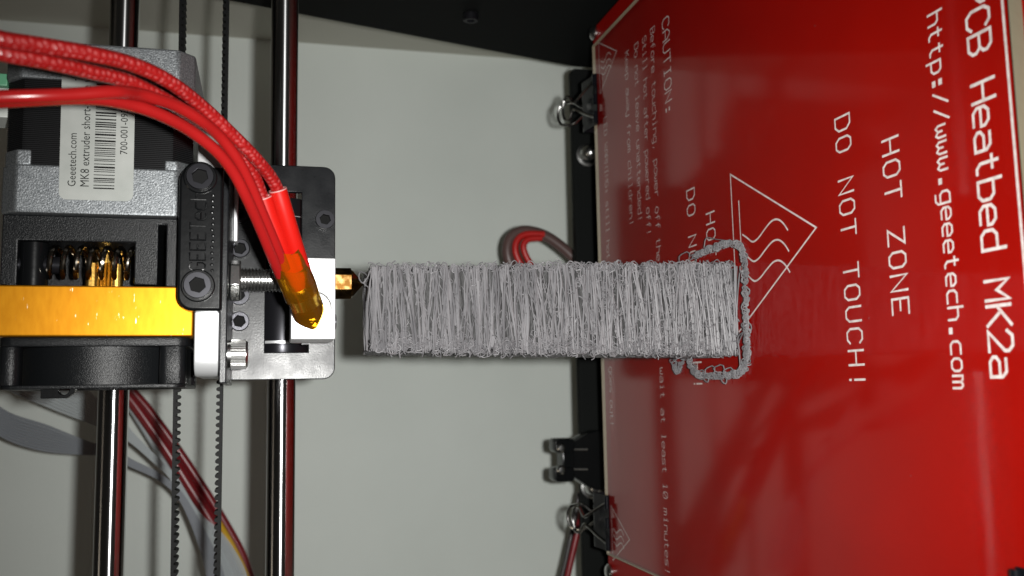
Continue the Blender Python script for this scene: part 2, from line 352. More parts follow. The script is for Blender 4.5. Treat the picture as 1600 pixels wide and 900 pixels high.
def bed_text(name, text, u0, v0, pitch, cw, ch, th, parent, v1=None, n=None):
    """letters run towards -X with their tops towards -Y, printed on the board"""
    mb = MB(); lift = 0.02; k = 0
    for i, c in enumerate(text):
        vv = v0 if v1 is None else v0 + (v1 - v0) * i / max(1, len(text) - 1)
        for st in G[c]:
            k += 1
            ribbon_line(mb, [(u0 - i * pitch - x / 4 * cw, vv - y / 6 * ch, lift + 0.008 * (k % 6) + 0.004 * e) for e, (x, y) in enumerate(st)], th * (2.2 if c in '.:' else 1))
    return mb.build(name, M['ink'], parent, smooth=False)

# ================================================================== SETTING
def struct(name, mb, m, bevel=0):
    o = mb.build(name, m, None, bevel=bevel); o['kind'] = 'structure'; return o
struct('back_wall', MB().box(-420, 175, 325, 345, -82, 620), M['wall'])
struct('side_wall', MB().box(175, 195, -20, 345, -82, 620), M['side_wall'])
struct('table', MB().box(-420, 195, -330, 345, -102, -82), M['table'])

# ---- printer frame behind the bed
fp = thing('rear_frame_plate', 'black upright acrylic frame plate behind the far edge of the red bed', 'frame plate', (0, 174, -82))
MB().prism(rrect(-135, 114.5, -82, -12.6, 2), 'y', 172, 177).build('plate', M['acrylic'], fp, bevel=0.4)
br = thing('side_brace', 'black triangular side brace plate sloping down along the top of the photo', 'brace', (117.5, 130, -82))
MB().prism([(70, 330), (75, 330), (171.5, -13.5), (171.5, -82), (20, -82), (20, 330)], 'x', 115, 120).build('brace_plate', M['acrylic'], br, bevel=0.4)
b = MB(); p = Vector((115, 121, 47))
b.lathe(p, (-1, 0, 0), [(0, 2.9), (0.2, 3.1), (2.6, 3.1), (3.0, 2.7), (3.0, 1.6), (1.4, 1.5)], 24)
b.build('bolt', M['dark_steel'], br)
cp = MB().prism(rrect(-112, 109, -104, 112, 4), 'z', -22, -18)
cp.build('bed_carriage_plate', M['acrylic'], None, bevel=0.4, label='black acrylic carriage plate under the red heated bed', cat='carriage plate')
for i, (sx, sy) in enumerate(((1, 1), (-1, 1))):
    t = thing('bed_screw', ('small steel levelling screw at the upper far corner of the red bed', 'small steel levelling screw at the lower far corner of the red bed')[i], 'screw', (sx * 104.5, 104.5, -18), 'levelling screws at the bed corners')
    MB().lathe((sx * 104.5, 104.5, 0.05), (0, 0, 1), [(0, 2.9), (0.9, 2.9), (1.7, 2.2), (2.1, 1.0), (2.2, 0.2)], 24).build('screw_head', M['steel'], t)
    MB().cyl((sx * 104.5, 104.5, -18), (sx * 104.5, 104.5, -1.7), 1.45, n=16).build('shank', M['steel'], t)
    sp = []
    for k in range(90):
        a = k / 90 * 2 * math.pi * 5.5; sp.append((sx * 104.5 + 3.2 * math.cos(a), 104.5 + 3.2 * math.sin(a), -17.6 + 15.4 * k / 89))
    MB().tube(sp, 0.4, 6).build('spring', M['steel'], t)
for i, (px, py) in enumerate(((917, 243), (925, 760))):
    q = at(px, py, 171.9)
    d = MB().lathe(q, (0, -1, 0), [(0, 5.2), (1.0, 5.4), (1.2, 4.4), (4.4, 4.4), (6.4, 3.9), (8.0, 2.6), (8.8, 1.0), (9, 0.1)], 6 * 5)
    d.build('dome_nut', M['steel'], None, label=('shiny steel dome nut on the black rear plate just below the upper binder clip', 'shiny steel dome nut on the black rear plate just above the lower binder clip')[i], cat='nut', group='dome nuts on the rear frame plate')
# ---- black switch bracket on the rear plate
sw = thing('forked_bracket', 'black forked bracket with small steel screws standing on the rear frame plate', 'bracket', (-67, 168, -30))
Yw = 168
pl = [at(*p, Yw) for p in ((888, 690), (912, 676), (925, 672), (960, 672), (960, 764), (925, 764), (910, 757), (888, 742))]
MB().prism([(p.x, p.z) for p in pl], 'y', 162, 171.8).build('bracket_body', M['smooth_plastic'], sw, bevel=0.5)
for a, bq in (((862, 685), (893, 706)), ((862, 730), (893, 751))):
    A = at(*a, 165); B = at(*bq, 165)
    MB().prism(rrect(min(A.x, B.x), max(A.x, B.x), min(A.z, B.z), max(A.z, B.z), 1.8), 'y', 160, 170).build('fork_arm', M['smooth_plastic'], sw, bevel=0.5)
A = at(874, 700, 166); B = at(893, 738, 166)
MB().box(B.x, A.x, 161.5, 170.5, B.z, A.z).build('fork_bridge', M['smooth_plastic'], sw, bevel=0.5)
for px, py in ((876, 700), (876, 734)):
    q = at(px, py, 160); MB().lathe(q, (0, -1, 0), [(0, 2.0), (0.8, 2.0), (1.5, 1.2), (1.6, 0.2)], 16).build('screw', M['steel'], sw)
for py in (702, 733):
    A = at(896, py, 161.9); B = at(917, py, 161.9)
    MB().cyl((A.x, 161.4, A.z), (B.x, 161.4, B.z), 0.6, n=10).build('pin', M['steel'], sw)

# ---- cables near the wall
def path(pts, Y): return [at(p[0], p[1], p[2] if len(p) > 2 else Y) for p in pts]
def ribbon_cable(name, edges, n, r, label, m_='ribbon'):
    """edges: list of ((px,py),(px,py),Y): the two edges of the flat cable along its run"""
    A = catmull([at(*e[0], e[2]) for e in edges], 7); B = catmull([at(*e[1], e[2]) for e in edges], 7)
    mb = MB()
    for k in range(n):
        f = (k + 0.5) / n
        pts = [a.lerp(b_, f) for a, b_ in zip(A, B)]
        mb.tube(pts, [max(0.22, (b_ - a).length / n * 0.49) for a, b_ in zip(A, B)], 6)
    return mb.build(name, M[m_], None, label=label, cat='ribbon cable', group='grey ribbon cables behind the rods')
ribbon_cable('ribbon_cable', [((-60, 545), (-55, 500), 215), ((5, 605), (40, 570), 215), ((75, 637), (110, 588), 215), ((135, 660), (150, 620), 214), ((175, 676), (185, 648), 213), ((205, 693), (212, 680), 212), ((245, 728), (254, 722), 212), ((268, 752), (276, 744), 212), ((298, 812), (310, 798), 212), ((325, 858), (352, 838), 212), ((345, 912), (385, 895), 212), ((350, 960), (392, 955), 212)], 12, 0.6, 'upper grey ribbon cable passing behind the left rod under the fan')
ribbon_cable('ribbon_cable', [((-70, 620), (-60, 575), 215), ((-5, 679), (2, 637), 214), ((60, 704), (75, 664), 212), ((130, 711), (140, 690), 210), ((175, 712), (180, 700), 209), ((200, 728), (205, 717), 208), ((250, 752), (255, 743), 208), ((285, 790), (292, 780), 208), ((318, 880), (340, 868), 208), ((330, 960), (365, 950), 208)], 10, 0.6, 'lower grey ribbon cable curving in from the bottom left edge of the photo', 'dark_ribbon')
cb = thing('motor_cable', 'shiny dark red wire bundle slanting down behind both black belts', 'cable', at(300, 750, 259))
MB().tube(catmull(path([(150, 560), (196, 614), (222, 648), (262, 706), (300, 766), (335, 822), (362, 868), (384, 915), (400, 960)], 263), 8), 3.0, 14).build('red_wire', M['red_pvc'], cb)
MB().tube(catmull(path([(160, 552), (208, 612), (232, 640), (276, 700), (316, 760), (352, 818), (378, 866), (396, 915), (410, 960)], 265), 8), 2.2, 12).build('outer_wire', M['red_pvc'], cb)
MB().tube(catmull(path([(152, 572), (200, 632), (224, 668), (258, 724), (294, 786), (328, 842), (354, 888), (372, 935)], 266), 8), 1.6, 10).build('grey_wire', M['ribbon'], cb)
MB().tube(catmull(path([(330, 790, 269), (345, 822, 263), (362, 852, 260), (378, 885, 260), (392, 920, 261), (402, 960, 261)], 261), 8), 1.6, 10).build('yellow_wire', M['yellow_pvc'], cb)
lp = thing('bed_power_cable', 'looped red wires in a dark sheath arching behind the grey printed tower', 'cable', at(850, 390, 206))
MB().tube(catmull(path([(935, 440), (905, 412), (880, 388), (850, 368), (818, 361), (798, 372), (793, 395), (803, 425), (820, 450)], 206), 8), 2.8, 14).build('sheath', M['sheath'], lp)
MB().tube(catmull(path([(850, 366), (822, 366), (808, 376), (806, 395), (818, 420), (836, 445)], 200), 8), 1.65, 12).build('red_wire', M['loop_red'], lp)
MB().tube(catmull(path([(846, 372), (826, 374), (818, 384), (822, 400), (834, 420), (850, 440)], 199), 8), 1.55, 12).build('red_wire', M['loop_red'], lp)
l2 = thing('bed_sensor_cable', 'thin dark red wires hanging beside the lower binder clip at the bottom edge', 'cable', at(895, 870, 204))
MB().tube(catmull(path([(915, 770), (906, 815), (898, 850), (890, 885), (880, 930)], 204), 8), 1.55, 12).build('red_wire', M['red_pvc'], l2)
MB().tube(catmull(path([(905, 770), (897, 815), (890, 848), (882, 884), (870, 930)], 206), 8), 1.15, 12).build('dark_wire', M['dark_pvc'], l2)

# ================================================================== HEATED BED
bed = thing('heatbed', 'red heated bed circuit board with white printed warnings under the glass', 'heated bed', (0, 0, -1.6))
bb = MB().prism(rrect(-107, 107, -110.5, 107, 3), 'z', -1.6, 0)
bb.build('circuit_board', M['pcb'], bed, bevel=0.15)
bed_text('caution_title', 'CAUTION:', 83.8, 40.4, 4.15, 3.2, 5.2, 0.42, bed)
bed_text('caution_line', 'Before touching, power off the heater, and wait at least 10 minutes!', 84.7, 50.3, 2.672, 2.0, 3.5, 0.27, bed, v1=53.8)
bed_text('caution_line', 'Still hot after powered off!', 84.2, 57.4, 2.49, 1.9, 3.4, 0.27, bed, v1=59.2)
bed_text('caution_line', 'Do not leave unattended!', 84.6, 64.8, 2.67, 2.0, 3.5, 0.27, bed, v1=66.6)
bed_text('caution_line', 'Keep away from children!', 84.9, 73.8, 2.69, 2.0, 3.5, 0.27, bed, v1=74.6)
bed_text('led_warning', 'LED WARNING: still hot even after LED goes out!', 67.4, 97.6, 2.52, 1.9, 3.4, 0.27, bed, v1=100.2)
bed_text('warning_line', 'DO NOT TOUCH!', 23.3, -51.9, 4.82, 3.15, 5.45, 0.5, bed)
bed_text('warning_line', 'HOT ZONE', 13.75, -68.1, 4.8, 3.15, 5.2, 0.5, bed)
bed_text('warning_line', 'DO NOT TOUCH!', 23.6, 27.1, 4.82, 3.15, 5.35, 0.5, bed)
bed_text('warning_line', 'HOT ZONE', 13.95, 14.6, 4.8, 3.15, 5.3, 0.5, bed)
bed_text('web_address', 'http://www.geeetech.com', 34.75, -84.5, 3.215, 2.3, 3.9, 0.45, bed)
bed_text('board_title', 'RepRap PCB Heatbed MK2a', 67.2, -95.0, 4.55, 3.5, 5.6, 0.62, bed, v1=-94.3)
b = MB(); ribbon_line(b, [(-94, -104.3, .02), (94, -103.2, .02)], 0.6); b.build('border_line', M['ink'], bed, smooth=False)
def heat_sign(name, cx, vb, va, hw, th, k, inner=True):
    b = MB(); ribbon_line(b, [(cx + hw, vb, .02), (cx, va, .02), (cx - hw, vb - 0.4, .02)], th, True)
    H = vb - va
    if inner: ribbon_line(b, [(cx + hw * 0.62, vb - H * 0.1, .022), (cx - hw * 0.62, vb - H * 0.11, .022)], th)
    sx = hw / 22.3; sv = H / 40.7
    for off in (3.3, -2.0, -7.3):
        wv = [(0.9, 6.0), (-0.2, 8.2), (-1.75, 11.2), (-1.3, 14.2), (0.3, 17.6), (1.75, 21.2), (1.75, 24.2), (0.4, 26.8), (-1.6, 28.8)]
        pts = [Vector((cx + (off + a * 1.05) * sx, vb + 0.6 - b_ * sv, .024)) for a, b_ in wv]
        ribbon_line(b, catmull(pts, 4), th)
    b.build(name, M['ink'], bed, smooth=False)
heat_sign('warning_triangle', 0.0, -1.3, -42.0, 22.3, 0.5, 1)
heat_sign('warning_triangle', 88.8, 101.0, 82.0, 10.4, 0.36, 1, False)
heat_sign('warning_triangle', -90.0, 102.3, 84.4, 9.9, 0.36, 1, False)

gl = thing('glass_plate', 'clear glass build plate lying over the red heated bed', 'glass plate', (0, 0, 0.15))
g_ = MB(); g_.box(-97, 97, -108, 100, 0.15, 3.0)
g_.bm.faces.ensure_lookup_table()
for f in g_.bm.faces:
    if sum(v.co.y for v in f.verts) / 4 < -107.9: f.material_index = 1
for f in [f for f in g_.bm.faces if sum(v.co.z for v in f.verts) / 4 < 0.2]: g_.bm.faces.remove(f)
g_.build('pane', [M['glass'], M['glass_edge']], gl, smooth=False)
ge_ = MB(); ge_.box(-97, 97, 100.0, 100.25, 1.9, 3.0); ge_.box(97.0, 97.25, -108, 100, 1.9, 3.0); ge_.box(-97.25, -97.0, -108, 100, 1.9, 3.0)
ge_.build('ground_edge', mat('pale_ground_edge', (0.42, 0.36, 0.25), 0.6), gl, smooth=False)

# ---- binder clips
def binder_clip(cx, ye, sgn, label, d0=-4.6):
    """clamped on the bed edge at Y=ye; sgn=+1 rear edge, -1 front edge"""
    t = thing('binder_clip', label, 'binder clip', (cx, ye + sgn * 8, -8), 'binder clips holding the glass')
    def Yq(d): return ye + sgn * d
    def plate(path2, x0, x1, th=0.5):
        m_ = MB()
        for (d0, z0), (d1, z1) in zip(path2, path2[1:]):
            n = Vector((-(z1 - z0), d1 - d0)).normalized() * th
            q = [(x0, Yq(d0), z0), (x0, Yq(d1), z1), (x0, Yq(d1 + n.x), z1 + n.y), (x0, Yq(d0 + n.x), z0 + n.y)]
            A = m_.verts(q); B = m_.verts([(x1, b2, c2) for _, b2, c2 in q])
            m_.face(A[::-1]); m_.face(B)
            for i in range(4): m_.face([A[i], A[(i + 1) % 4], B[(i + 1) % 4], B[i]])
        return m_
    parts = plate([(d0 - 0.2, 3.1), (2, 4.0), (7, 4.6)], cx - 10, cx + 10)
    lo_ = plate([(8.2, -9.0), (7.6, -6.0), (7.2, -3.2)], cx - 10, cx + 10)
    me = bpy.data.meshes.new('t')
    lo_.bm.to_mesh(me); parts.bm.from_mesh(me); lo_.bm.free(); bpy.data.meshes.remove(me)
    parts.box(cx - 10, cx + 10, min(Yq(7.2), Yq(7.8)), max(Yq(7.2), Yq(7.8)), -9.2, 5.0)
    for xx in (-7.4, 0, 7.4):
        w_ = 4.6 if xx else 3.6
        parts.cyl((cx + xx - w_ / 2, Yq(d0 + 0.2), 4.0), (cx + xx + w_ / 2, Yq(d0 + 0.2), 4.0), 0.95, n=14)
    parts.build('clip_body', M['clip_black'], t)
    def loop(root, neck, far, w0, w1, w2):
        (ya, za), (yb, zb), (yc, zc) = root, neck, far
        half = [(w0 - 1.6, ya, za), (w0, ya, za), (w0 * .7, ya * .6 + yb * .4, za * .6 + zb * .4), (w1, ya * .1 + yb * .9, za * .1 + zb * .9), (w1 + .2, yb * .9 + yc * .1, zb * .9 + zc * .1),
                (w2, yb * .55 + yc * .45, zb * .55 + zc * .45), (w2 * .92, yb * .15 + yc * .85, zb * .15 + zc * .85), (w2 * .5, yc, zc)]
        pts = [(cx + a, Yq(b2), c2) for a, b2, c2 in half] + [(cx, Yq(far[0] + .4), far[1] + .2)] + [(cx - a, Yq(b2), c2) for a, b2, c2 in half[::-1]]
        MB().tube(catmull(pts, 5), 0.6, 8).build('handle', M['wire_steel'], t)
    loop((d0 + .2, 4.0), (6.5, 9.2), (12.0, 11.6), 7.2, 1.7, 4.6)
    loop((8.5, -6.6), (12, 2.6), (19.5, 11.2), 6.6, 1.7, 4.6)
    return t
binder_clip(74.5, 100.2, 1, 'black binder clip with wire handles gripping the upper far edge of the glass')
binder_clip(-85.5, 100.2, 1, 'black binder clip with wire handles gripping the lower far edge of the glass')
q = onz(1583, 897, 3)
binder_clip(q.x - 8.5, -108.2, -1, 'black binder clip just peeking in at the bottom right corner of the bed', -7.4)

def hex_head(q, y0, r, h, hr, parent, name='bolt', ph=0.25, m_=None):
    b_ = MB(); b_.prism(circ(q.x, q.z, r, 36), 'y', y0 - h, y0 - h * 0.3, holes=[hexa(q.x, q.z, hr, ph)])
    o = b_.build(name, m_ or M['dark_steel'], parent, bevel=0.22)
    MB().cyl((q.x, y0 - h * 0.3, q.z), (q.x, y0 + 0.1, q.z), r - 0.12, n=36).build('head_base', M['print'] if name != 'x' else m_, o if parent is not None and parent.parent is None else parent)  # socket floor blackened, the shade of the recess put into its colour
    return o
# ================================================================== X AXIS: rods, belt, carriage
for i, (z, lab) in enumerate(((121.2, 'polished steel rod passing behind the black carriage plate, right of the belts'), (166.2, 'polished steel rod running behind the stepper motor and fan, left of the belts'))):
    MB().lathe((-215, 44.3, z), (1, 0, 0), [(0, 3.6), (0.5, 4.0), (375, 4.0), (375.5, 3.6)], 48).build('smooth_rod', M['chrome'], None, label=lab, cat='rod', group='smooth rods of the X axis')
bt = thing('timing_belt', 'black toothed timing belt running in two strands between the steel rods', 'timing belt', (-20, 44, 137))
def strand(zc, s_, tilt, name):
    """s_=+1 teeth downwards, -1 teeth upwards"""
    m_ = MB(); x0, x1 = -200, 158
    def zz(x): return zc + tilt * x
    y0, y1 = 41.2, 47.2
    pts = [(x0, zz(x0)), (x1, zz(x1))]
    top = 0.75
    m_.prism([(x0, zz(x0)), (x1, zz(x1)), (x1, zz(x1) + s_ * top), (x0, zz(x0) + s_ * top)], 'y', y0, y1)
    n = int((x1 - x0) / 2.0)
    for k in range(n):
        x = x0 + 1 + 2.0 * k; z = zz(x) + s_ * 0.02
        h = -s_ * 0.95
        m_.prism([(x - 0.68, z), (x - 0.52, z + h * 0.65), (x - 0.25, z + h), (x + 0.25, z + h), (x + 0.52, z + h * 0.65), (x + 0.68, z)], 'y', y0 + 0.02, y1 - 0.02)
    m_.build('belt_strand', M['rubber'], bt)
strand(149.9, 1, 0.006, 'a'); strand(138.1, -1, 0.0, 'b')

xc = thing('x_carriage', 'black bent steel carriage plate with socket screws, riding on the steel rod', 'carriage', (-3, 31, 107))
poly = rrect(-32.8, 27.2, 107.1, 136.2, 3.2, 6, (0, 0, 1, 1))
slot = [(19.6, 116.4), (19.6, 126.0), (-25.3, 126.0), (-25.3, 114.4), (-23.4, 114.4), (-23.4, 116.4)]
holes = [slot]
MB().prism(poly, 'y', 30, 32, holes=holes).build('plate', M['powder'], xc, bevel=0.25)
MB().box(-34.2, 17.2, -9.2, 30, 134.5, 136.2).build('shelf', M['powder'], xc, bevel=0.3)
def socket_head(c, axis, r, h, name, parent, m_, hexr=None, knurl=False):
    c = Vector(c); d = Vector(axis)
    hexr = hexr or r * 0.56
    b_ = MB()
    n = 48
    prof = [(0, r), (h * 0.12, r), (h - 0.45, r), (h, r - 0.42), (h, hexr + 0.12), (h * 0.97, hexr)]
    b_.lathe(c, d, prof + [(h * 0.45, hexr * 0.98)], 6 * 8)
    if knurl:
        u = d.orthogonal().normalized(); v = d.cross(u)
        for k in range(40):
            a = 2 * math.pi * k / 40; e = (u * math.cos(a) + v * math.sin(a)) * r
            b_.cyl(c + e + d * h * 0.15, c + e + d * (h - 0.5), 0.16, n=6)
    o = b_.build(name, m_, parent, smooth=True)
    return o
for px, py in ((375, 388), (374, 502), (374, 333), (374, 461), (508, 343), (506, 505)):
    q = at(px, py, 28)
    hex_head(q, 30, 2.6, 2.6, 1.55, xc, 'screw', 0.3)
for px, py in ((375, 374), (375, 452)):
    q = at(px, py, 30); MB().prism(rrect(q.x - 4.4, q.x + 2.6, q.z - 1.9, q.z + 1.9, 1.88), 'y', 29.5, 30).build('slot_washer', M['powder'], xc, bevel=0.15)
MB().lathe((-26.5, 44.3, 121.2), (1, 0, 0), [(0, 5.2), (0, 7.4), (0.4, 7.6), (3.6, 7.6), (3.65, 7.3), (4.8, 7.3), (4.85, 7.6), (21.0, 7.6), (21.4, 7.4), (21.4, 5.0)], 48).build('bearing', M['dark_steel'], xc)
MB().lathe((-3.0, 44.3, 121.2), (1, 0, 0), [(0, 5.2), (0, 7.4), (0.4, 7.6), (16, 7.6), (16.05, 7.3), (17.2, 7.3), (17.25, 7.6), (22, 7.6), (22.4, 7.4), (22.4, 5.0)], 48).build('bearing', M['dark_steel'], xc)
for x in (-22.4, 14.1): MB().lathe((x, 44.3, 121.2), (1, 0, 0), [(0, 7.42), (0.9, 7.42)], 48).build('bearing_ring', M['alu'], xc)
MB().box(4, 20, 22, 29.9, 133.4, 134.4).build('spacer', M['alu'], xc, bevel=0.2)
socket_head((-27.2, 0, 134.5), (0, 0, -1), 3.4, 4.6, 'cap_bolt', xc, M['steel'], knurl=True)

# ================================================================== EXTRUDER
ex = thing('extruder', 'print head with silver stepper motor, gold heat sink bar, black fan and brass nozzle', 'extruder', (0, 10, 102))
def nema(y0, z0, s, c, notch=None):
    """square with chamfered corners in (y,z)"""
    y1, z1 = y0 + s, z0 + s
    return [(y0, z0 + c), (y0, z1 - c), (y0 + c, z1), (y1 - c, z1), (y1, z1 - c), (y1, z0 + c), (y1 - c, z0), (y0 + c, z0)]
mo = thing('stepper_motor', '', '', (25, 15, 143)); mo.parent = ex; mo.location = mo.location - ex.location
del mo['label']; del mo['category']
MB().prism(nema(-6, 143.0, 41.6, 3.6), 'x', 5.0, 16.2).build('front_cap', M['cast'], mo, bevel=0.5)
fc = at(0, 0, 0)
for z0, z1, x1 in ((178.0, 184.2, 19.6), (143.4, 149.3, 18.4)):
    MB().prism([(-5.9 + (3.2 if z1 > 184 else 0), z1 if z1 > 184 else z0 + 2.6), (-5.9, z0 + 2.5 if z1 > 184 else z1), (2, z1 if z1 < 180 else z0 + 1), (8, z1 if z1 > 184 else z0)] if False else [(-5.95, z0 if z1 > 184 else z0 + 3.2), (-5.95, z1 - 3.2 if z1 > 184 else z1), (-2.4, z1), (6, z1), (6, z0), (-2.4, z0)], 'x', 16.0, x1).build('cap_corner', M['cast'], mo, bevel=0.4)
lam = MB()
x = 16.3; k = 0
while x < 36.4:                                   # stacked steel sheets, each a thin plate with a gap
    lam.prism(nema(-5.6, 143.3, 40.9, 4.2), 'x', x, x + 0.27); lam.prism(nema(-5.1, 143.8, 39.9, 4.2), 'x', x + 0.271, x + 0.459, mi=1); x += 0.46; k += 1
lam.build('lamination', [M['lamination'], M['print']], mo, smooth=False, kind='stuff')  # recessed layers are black: shade between the sheets painted in
MB().prism(nema(-6, 143.0, 41.6, 3.6), 'x', 36.4, 45.6).build('rear_cap', M['cast'], mo, bevel=0.6)
# label on the front face of the motor
lb = at(96, 312, -6.2)
zL, zR, xB, xT = 172.0, 156.1, 8.2, 41.5
sl = 0.008
lbl = MB().prism([(px_, pz_ + sl * (px_ - 25)) for px_, pz_ in rrect(xB, xT, zR, zL, 1.6)], 'y', -6.22, -6.05)
lbl.build('label', M['label'], mo)
def font_text(name, body, x, z, size, y, parent, m_, sx=1.0):
    cu = bpy.data.curves.new(name, 'FONT'); cu.body = body; cu.size = size; cu.resolution_u = 2
    t = bpy.data.objects.new(name, cu); COL.objects.link(t)
    bpy.context.view_layer.update()
    me = bpy.data.meshes.new_from_object(t.evaluated_get(bpy.context.evaluated_depsgraph_get()))
    bpy.data.objects.remove(t)
    me.name = name
    me.transform(Matrix.Translation(Vector((0, 0, 0))) @ Matrix(((sx, 0, 0, 0), (0, 0, -1, 0), (0, 1, 0, 0), (0, 0, 0, 1))))
    me.transform(Matrix.Scale(MM, 4)); me.materials.append(m_)
    o = bpy.data.objects.new(name, me); COL.objects.link(o); o.parent = parent
    o.location = Vector((x, y, z)) * MM - wloc(parent); o.rotation_euler = (0, -sl, 0)
    return o
font_text('label_line', 'Geeetech.com', 11.2, 168.4, 2.5, -6.25, mo, M['print'], 0.86)
font_text('label_line', '-04', 36.2, 168.6, 2.3, -6.25, mo, M['print'], 0.86)
font_text('label_line', 'MK8 extruder short-range var', 11.2, 165.6, 2.7, -6.25, mo, M['print'], 0.83)
font_text('label_line', '700-001-0930', 19.2, 157.5, 2.3, -6.25, mo, M['print'], 0.93)
bc = MB(); x = 10.9; rr = random.Random(5); k = 0
while x < 38.5:
    wd = rr.choice((0.18, 0.18, 0.3, 0.42)); z0 = 160.0 if True else 0
    bc.box(x, x + wd, -6.25, -6.23, 160.1, 164.6); x += wd + rr.choice((0.2, 0.28, 0.45, 0.6)); k += 1
bc.build('barcode', M['print'], mo, smooth=False)
# motor plug
pg = MB(); pg.box(29, 38.5, 2, 12, 184.9, 190); pg.build('motor_socket', M['nylon'], mo, bevel=0.3)
pg = MB(); pg.box(36, 39, 0, 3, 185.0, 189); pg.build('motor_plug', M['green'], mo, bevel=0.3)

# drive block with recess, spring and gear
blk = [(4.8, 183.8), (4.8, 145.6), (-11.4, 145.6), (-11.4, 148.7), (3.2, 148.7), (3.2, 150.5), (-11.0, 150.5), (-11.0, 155.6), (-1.1, 155.6), (-1.1, 180.4), (-11.4, 180.4), (-11.4, 183.8)]
MB().prism(blk, 'y', -4.2, 19).build('drive_block', M['plastic'], ex, bevel=0.3)
MB().box(-11.4, 4.8, 19, 35, 145.8, 183.6).build('block_back', M['plastic'], ex)
MB().cyl((-11.3, -1.0, 177.6), (-1.4, -1.0, 177.6), 3.1, n=32).build('screw_boss', M['smooth_plastic'], ex)
MB().cyl((-6.3, -1.0, 181), (-6.3, -1.0, 171.5), 2.0, n=24).build('spring_post', M['dark_steel'], ex)
sp = []
for k in range(7 * 22 + 1):
    a = k / 22 * 2 * math.pi; sp.append((-5.6 + 3.5 * math.cos(a), -1.0 + 3.5 * math.sin(a), 175.6 - 19.4 * k / (7 * 22)))
MB().tube(sp, 0.62, 10).build('spring', M['spring'], ex)
MB().lathe((-11.3, 7.8, 163.8), (1, 0, 0), [(0, 3.1), (10.2, 3.1)], 40).build('gear_hub', M['brass'], ex)
ge = MB(); pts = []
for k in range(60): pts.append((7.8 + (4.3 if k % 2 else 3.9) * math.cos(2 * math.pi * k / 60), 163.9 + (4.3 if k % 2 else 3.9) * math.sin(2 * math.pi * k / 60)))
ge.prism(pts, 'x', -11.35, -4.9); ge.build('drive_gear', M['brass'], ex, smooth=False)
# gold bar
MB().box(-23.1, -11.6, -6.2, 34, 142.3, 184).build('heat_sink', M['gold'], ex, bevel=0.35)
# fan
fn = thing('cooling_fan', '', '', (-30, 14, 143)); del fn['label']; del fn['category']; fn.parent = ex; fn.location -= ex.location
MB().prism(rrect(-6.0, 34, 143.0, 183.4, 3.0), 'x', -25.4, -23.25).build('front_flange', M['plastic'], fn, bevel=0.3)
MB().prism(rrect(-5.8, 34, 143.8, 183.2, 3.0), 'x', -34.9, -34.0, holes=[circ(14.2, 163.6, 18.2, 40)]).build('rear_flange', M['plastic'], fn, bevel=0.2)
MB().prism(circ(14.2, 163.6, 19.6, 64), 'x', -34.0, -25.4, holes=[circ(14.2, 163.6, 18.2, 64)]).build('shroud', M['plastic'], fn)
MB().cyl((-34, 14.2, 163.6), (-25.4, 14.2, 163.6), 9, n=32).build('hub', M['smooth_plastic'], fn)
for k in range(7):
    a = 2 * math.pi * k / 7; b_ = MB(); c, s = math.cos(a), math.sin(a); c2, s2 = math.cos(a + 0.62), math.sin(a + 0.62)
    f = [(-33, 14.2 + 8.8 * c, 163.6 + 8.8 * s), (-33, 14.2 + 17.4 * c, 163.6 + 17.4 * s), (-26.4, 14.2 + 17.4 * c2, 163.6 + 17.4 * s2), (-26.4, 14.2 + 8.8 * c2, 163.6 + 8.8 * s2)]
    A = b_.verts(f); B = b_.verts([(x_ + 0.7, y_, z_) for x_, y_, z_ in f]); b_.face(A); b_.face(B[::-1])
    for i in range(4): b_.face([A[i], A[(i + 1) % 4], B[(i + 1) % 4], B[i]])
    b_.build('blade', M['smooth_plastic'], fn, smooth=False)
for z0, z1 in ((143.8, 149.6), (179.0, 183.2)):
    for y0 in (-5.8, 28.0):
        MB().prism(rrect(y0, y0 + 6, z0, z1, 1.8), 'x', -34.0, -25.4).build('corner_post', M['plastic'], fn, bevel=0.1)
A = at(65, 604, 2); B = at(117, 622, 2)
hc = at(100, 606, 2)
MB().prism([(A.x + 1, A.z), (B.x, A.z), (B.x, B.z + 1.6), (B.x + 1.2, B.z), (A.x + 1, B.z - 0.6)], 'y', 1, 3.4, holes=[circ(hc.x - 0.4, hc.z - 0.1, 1.25, 16)]).build('cable_clip', M['smooth_plastic'], fn, bevel=0.15)
# mounting base, bracket
rd = [(-27.6 - 4.8 * math.sin(math.pi / 2 * k / 8), -6.4 + 4.8 - 4.8 * math.cos(math.pi / 2 * k / 8)) for k in range(9)]
MB().prism([(22.8, -6.4)] + rd + [(-32.4, 28), (22.8, 28)], 'z', 136.4, 141.9).build('mounting_base', M['alu'], ex, bevel=0.35, seg=3)
bk = MB().prism(rrect(-17.8, 15.6, 135.6, 145.4, 3.4, 6, (1, 1, 0, 0)), 'y', -13.0, -6.6)
bko = bk.build('lever_bracket', M['smooth_plastic'], ex, bevel=0.7, seg=3)
for px, py in ((313, 277), (309, 446)):
    q = at(px, py, -13.6)
    r_ = MB(); r_.lathe((q.x, -13.0, q.z), (0, -1, 0), [(0, 3.75), (0.25, 3.75), (0.5, 3.45), (0.5, 3.2), (0.1, 3.15)], 40); r_.build('bolt_seat', M['smooth_plastic'], bko)
    hex_head(q, -12.9, 2.95, 2.1, 1.85, bko, 'bolt', 0.25)
em = MB(); PIT = 2.34; x0 = -10.2 + 1.6
for i, c in enumerate('GEEETech'):
    for st in G[c]:
        pts = [(x0 + i * PIT + gx / 4 * 1.75, -13.02, 139.35 + gy / 6 * 3.4) for gx, gy in st]
        em.tube(pts, 0.21, 6)
em.build('raised_lettering', M['smooth_plastic'], bko)
em = MB(); rr = random.Random(3)
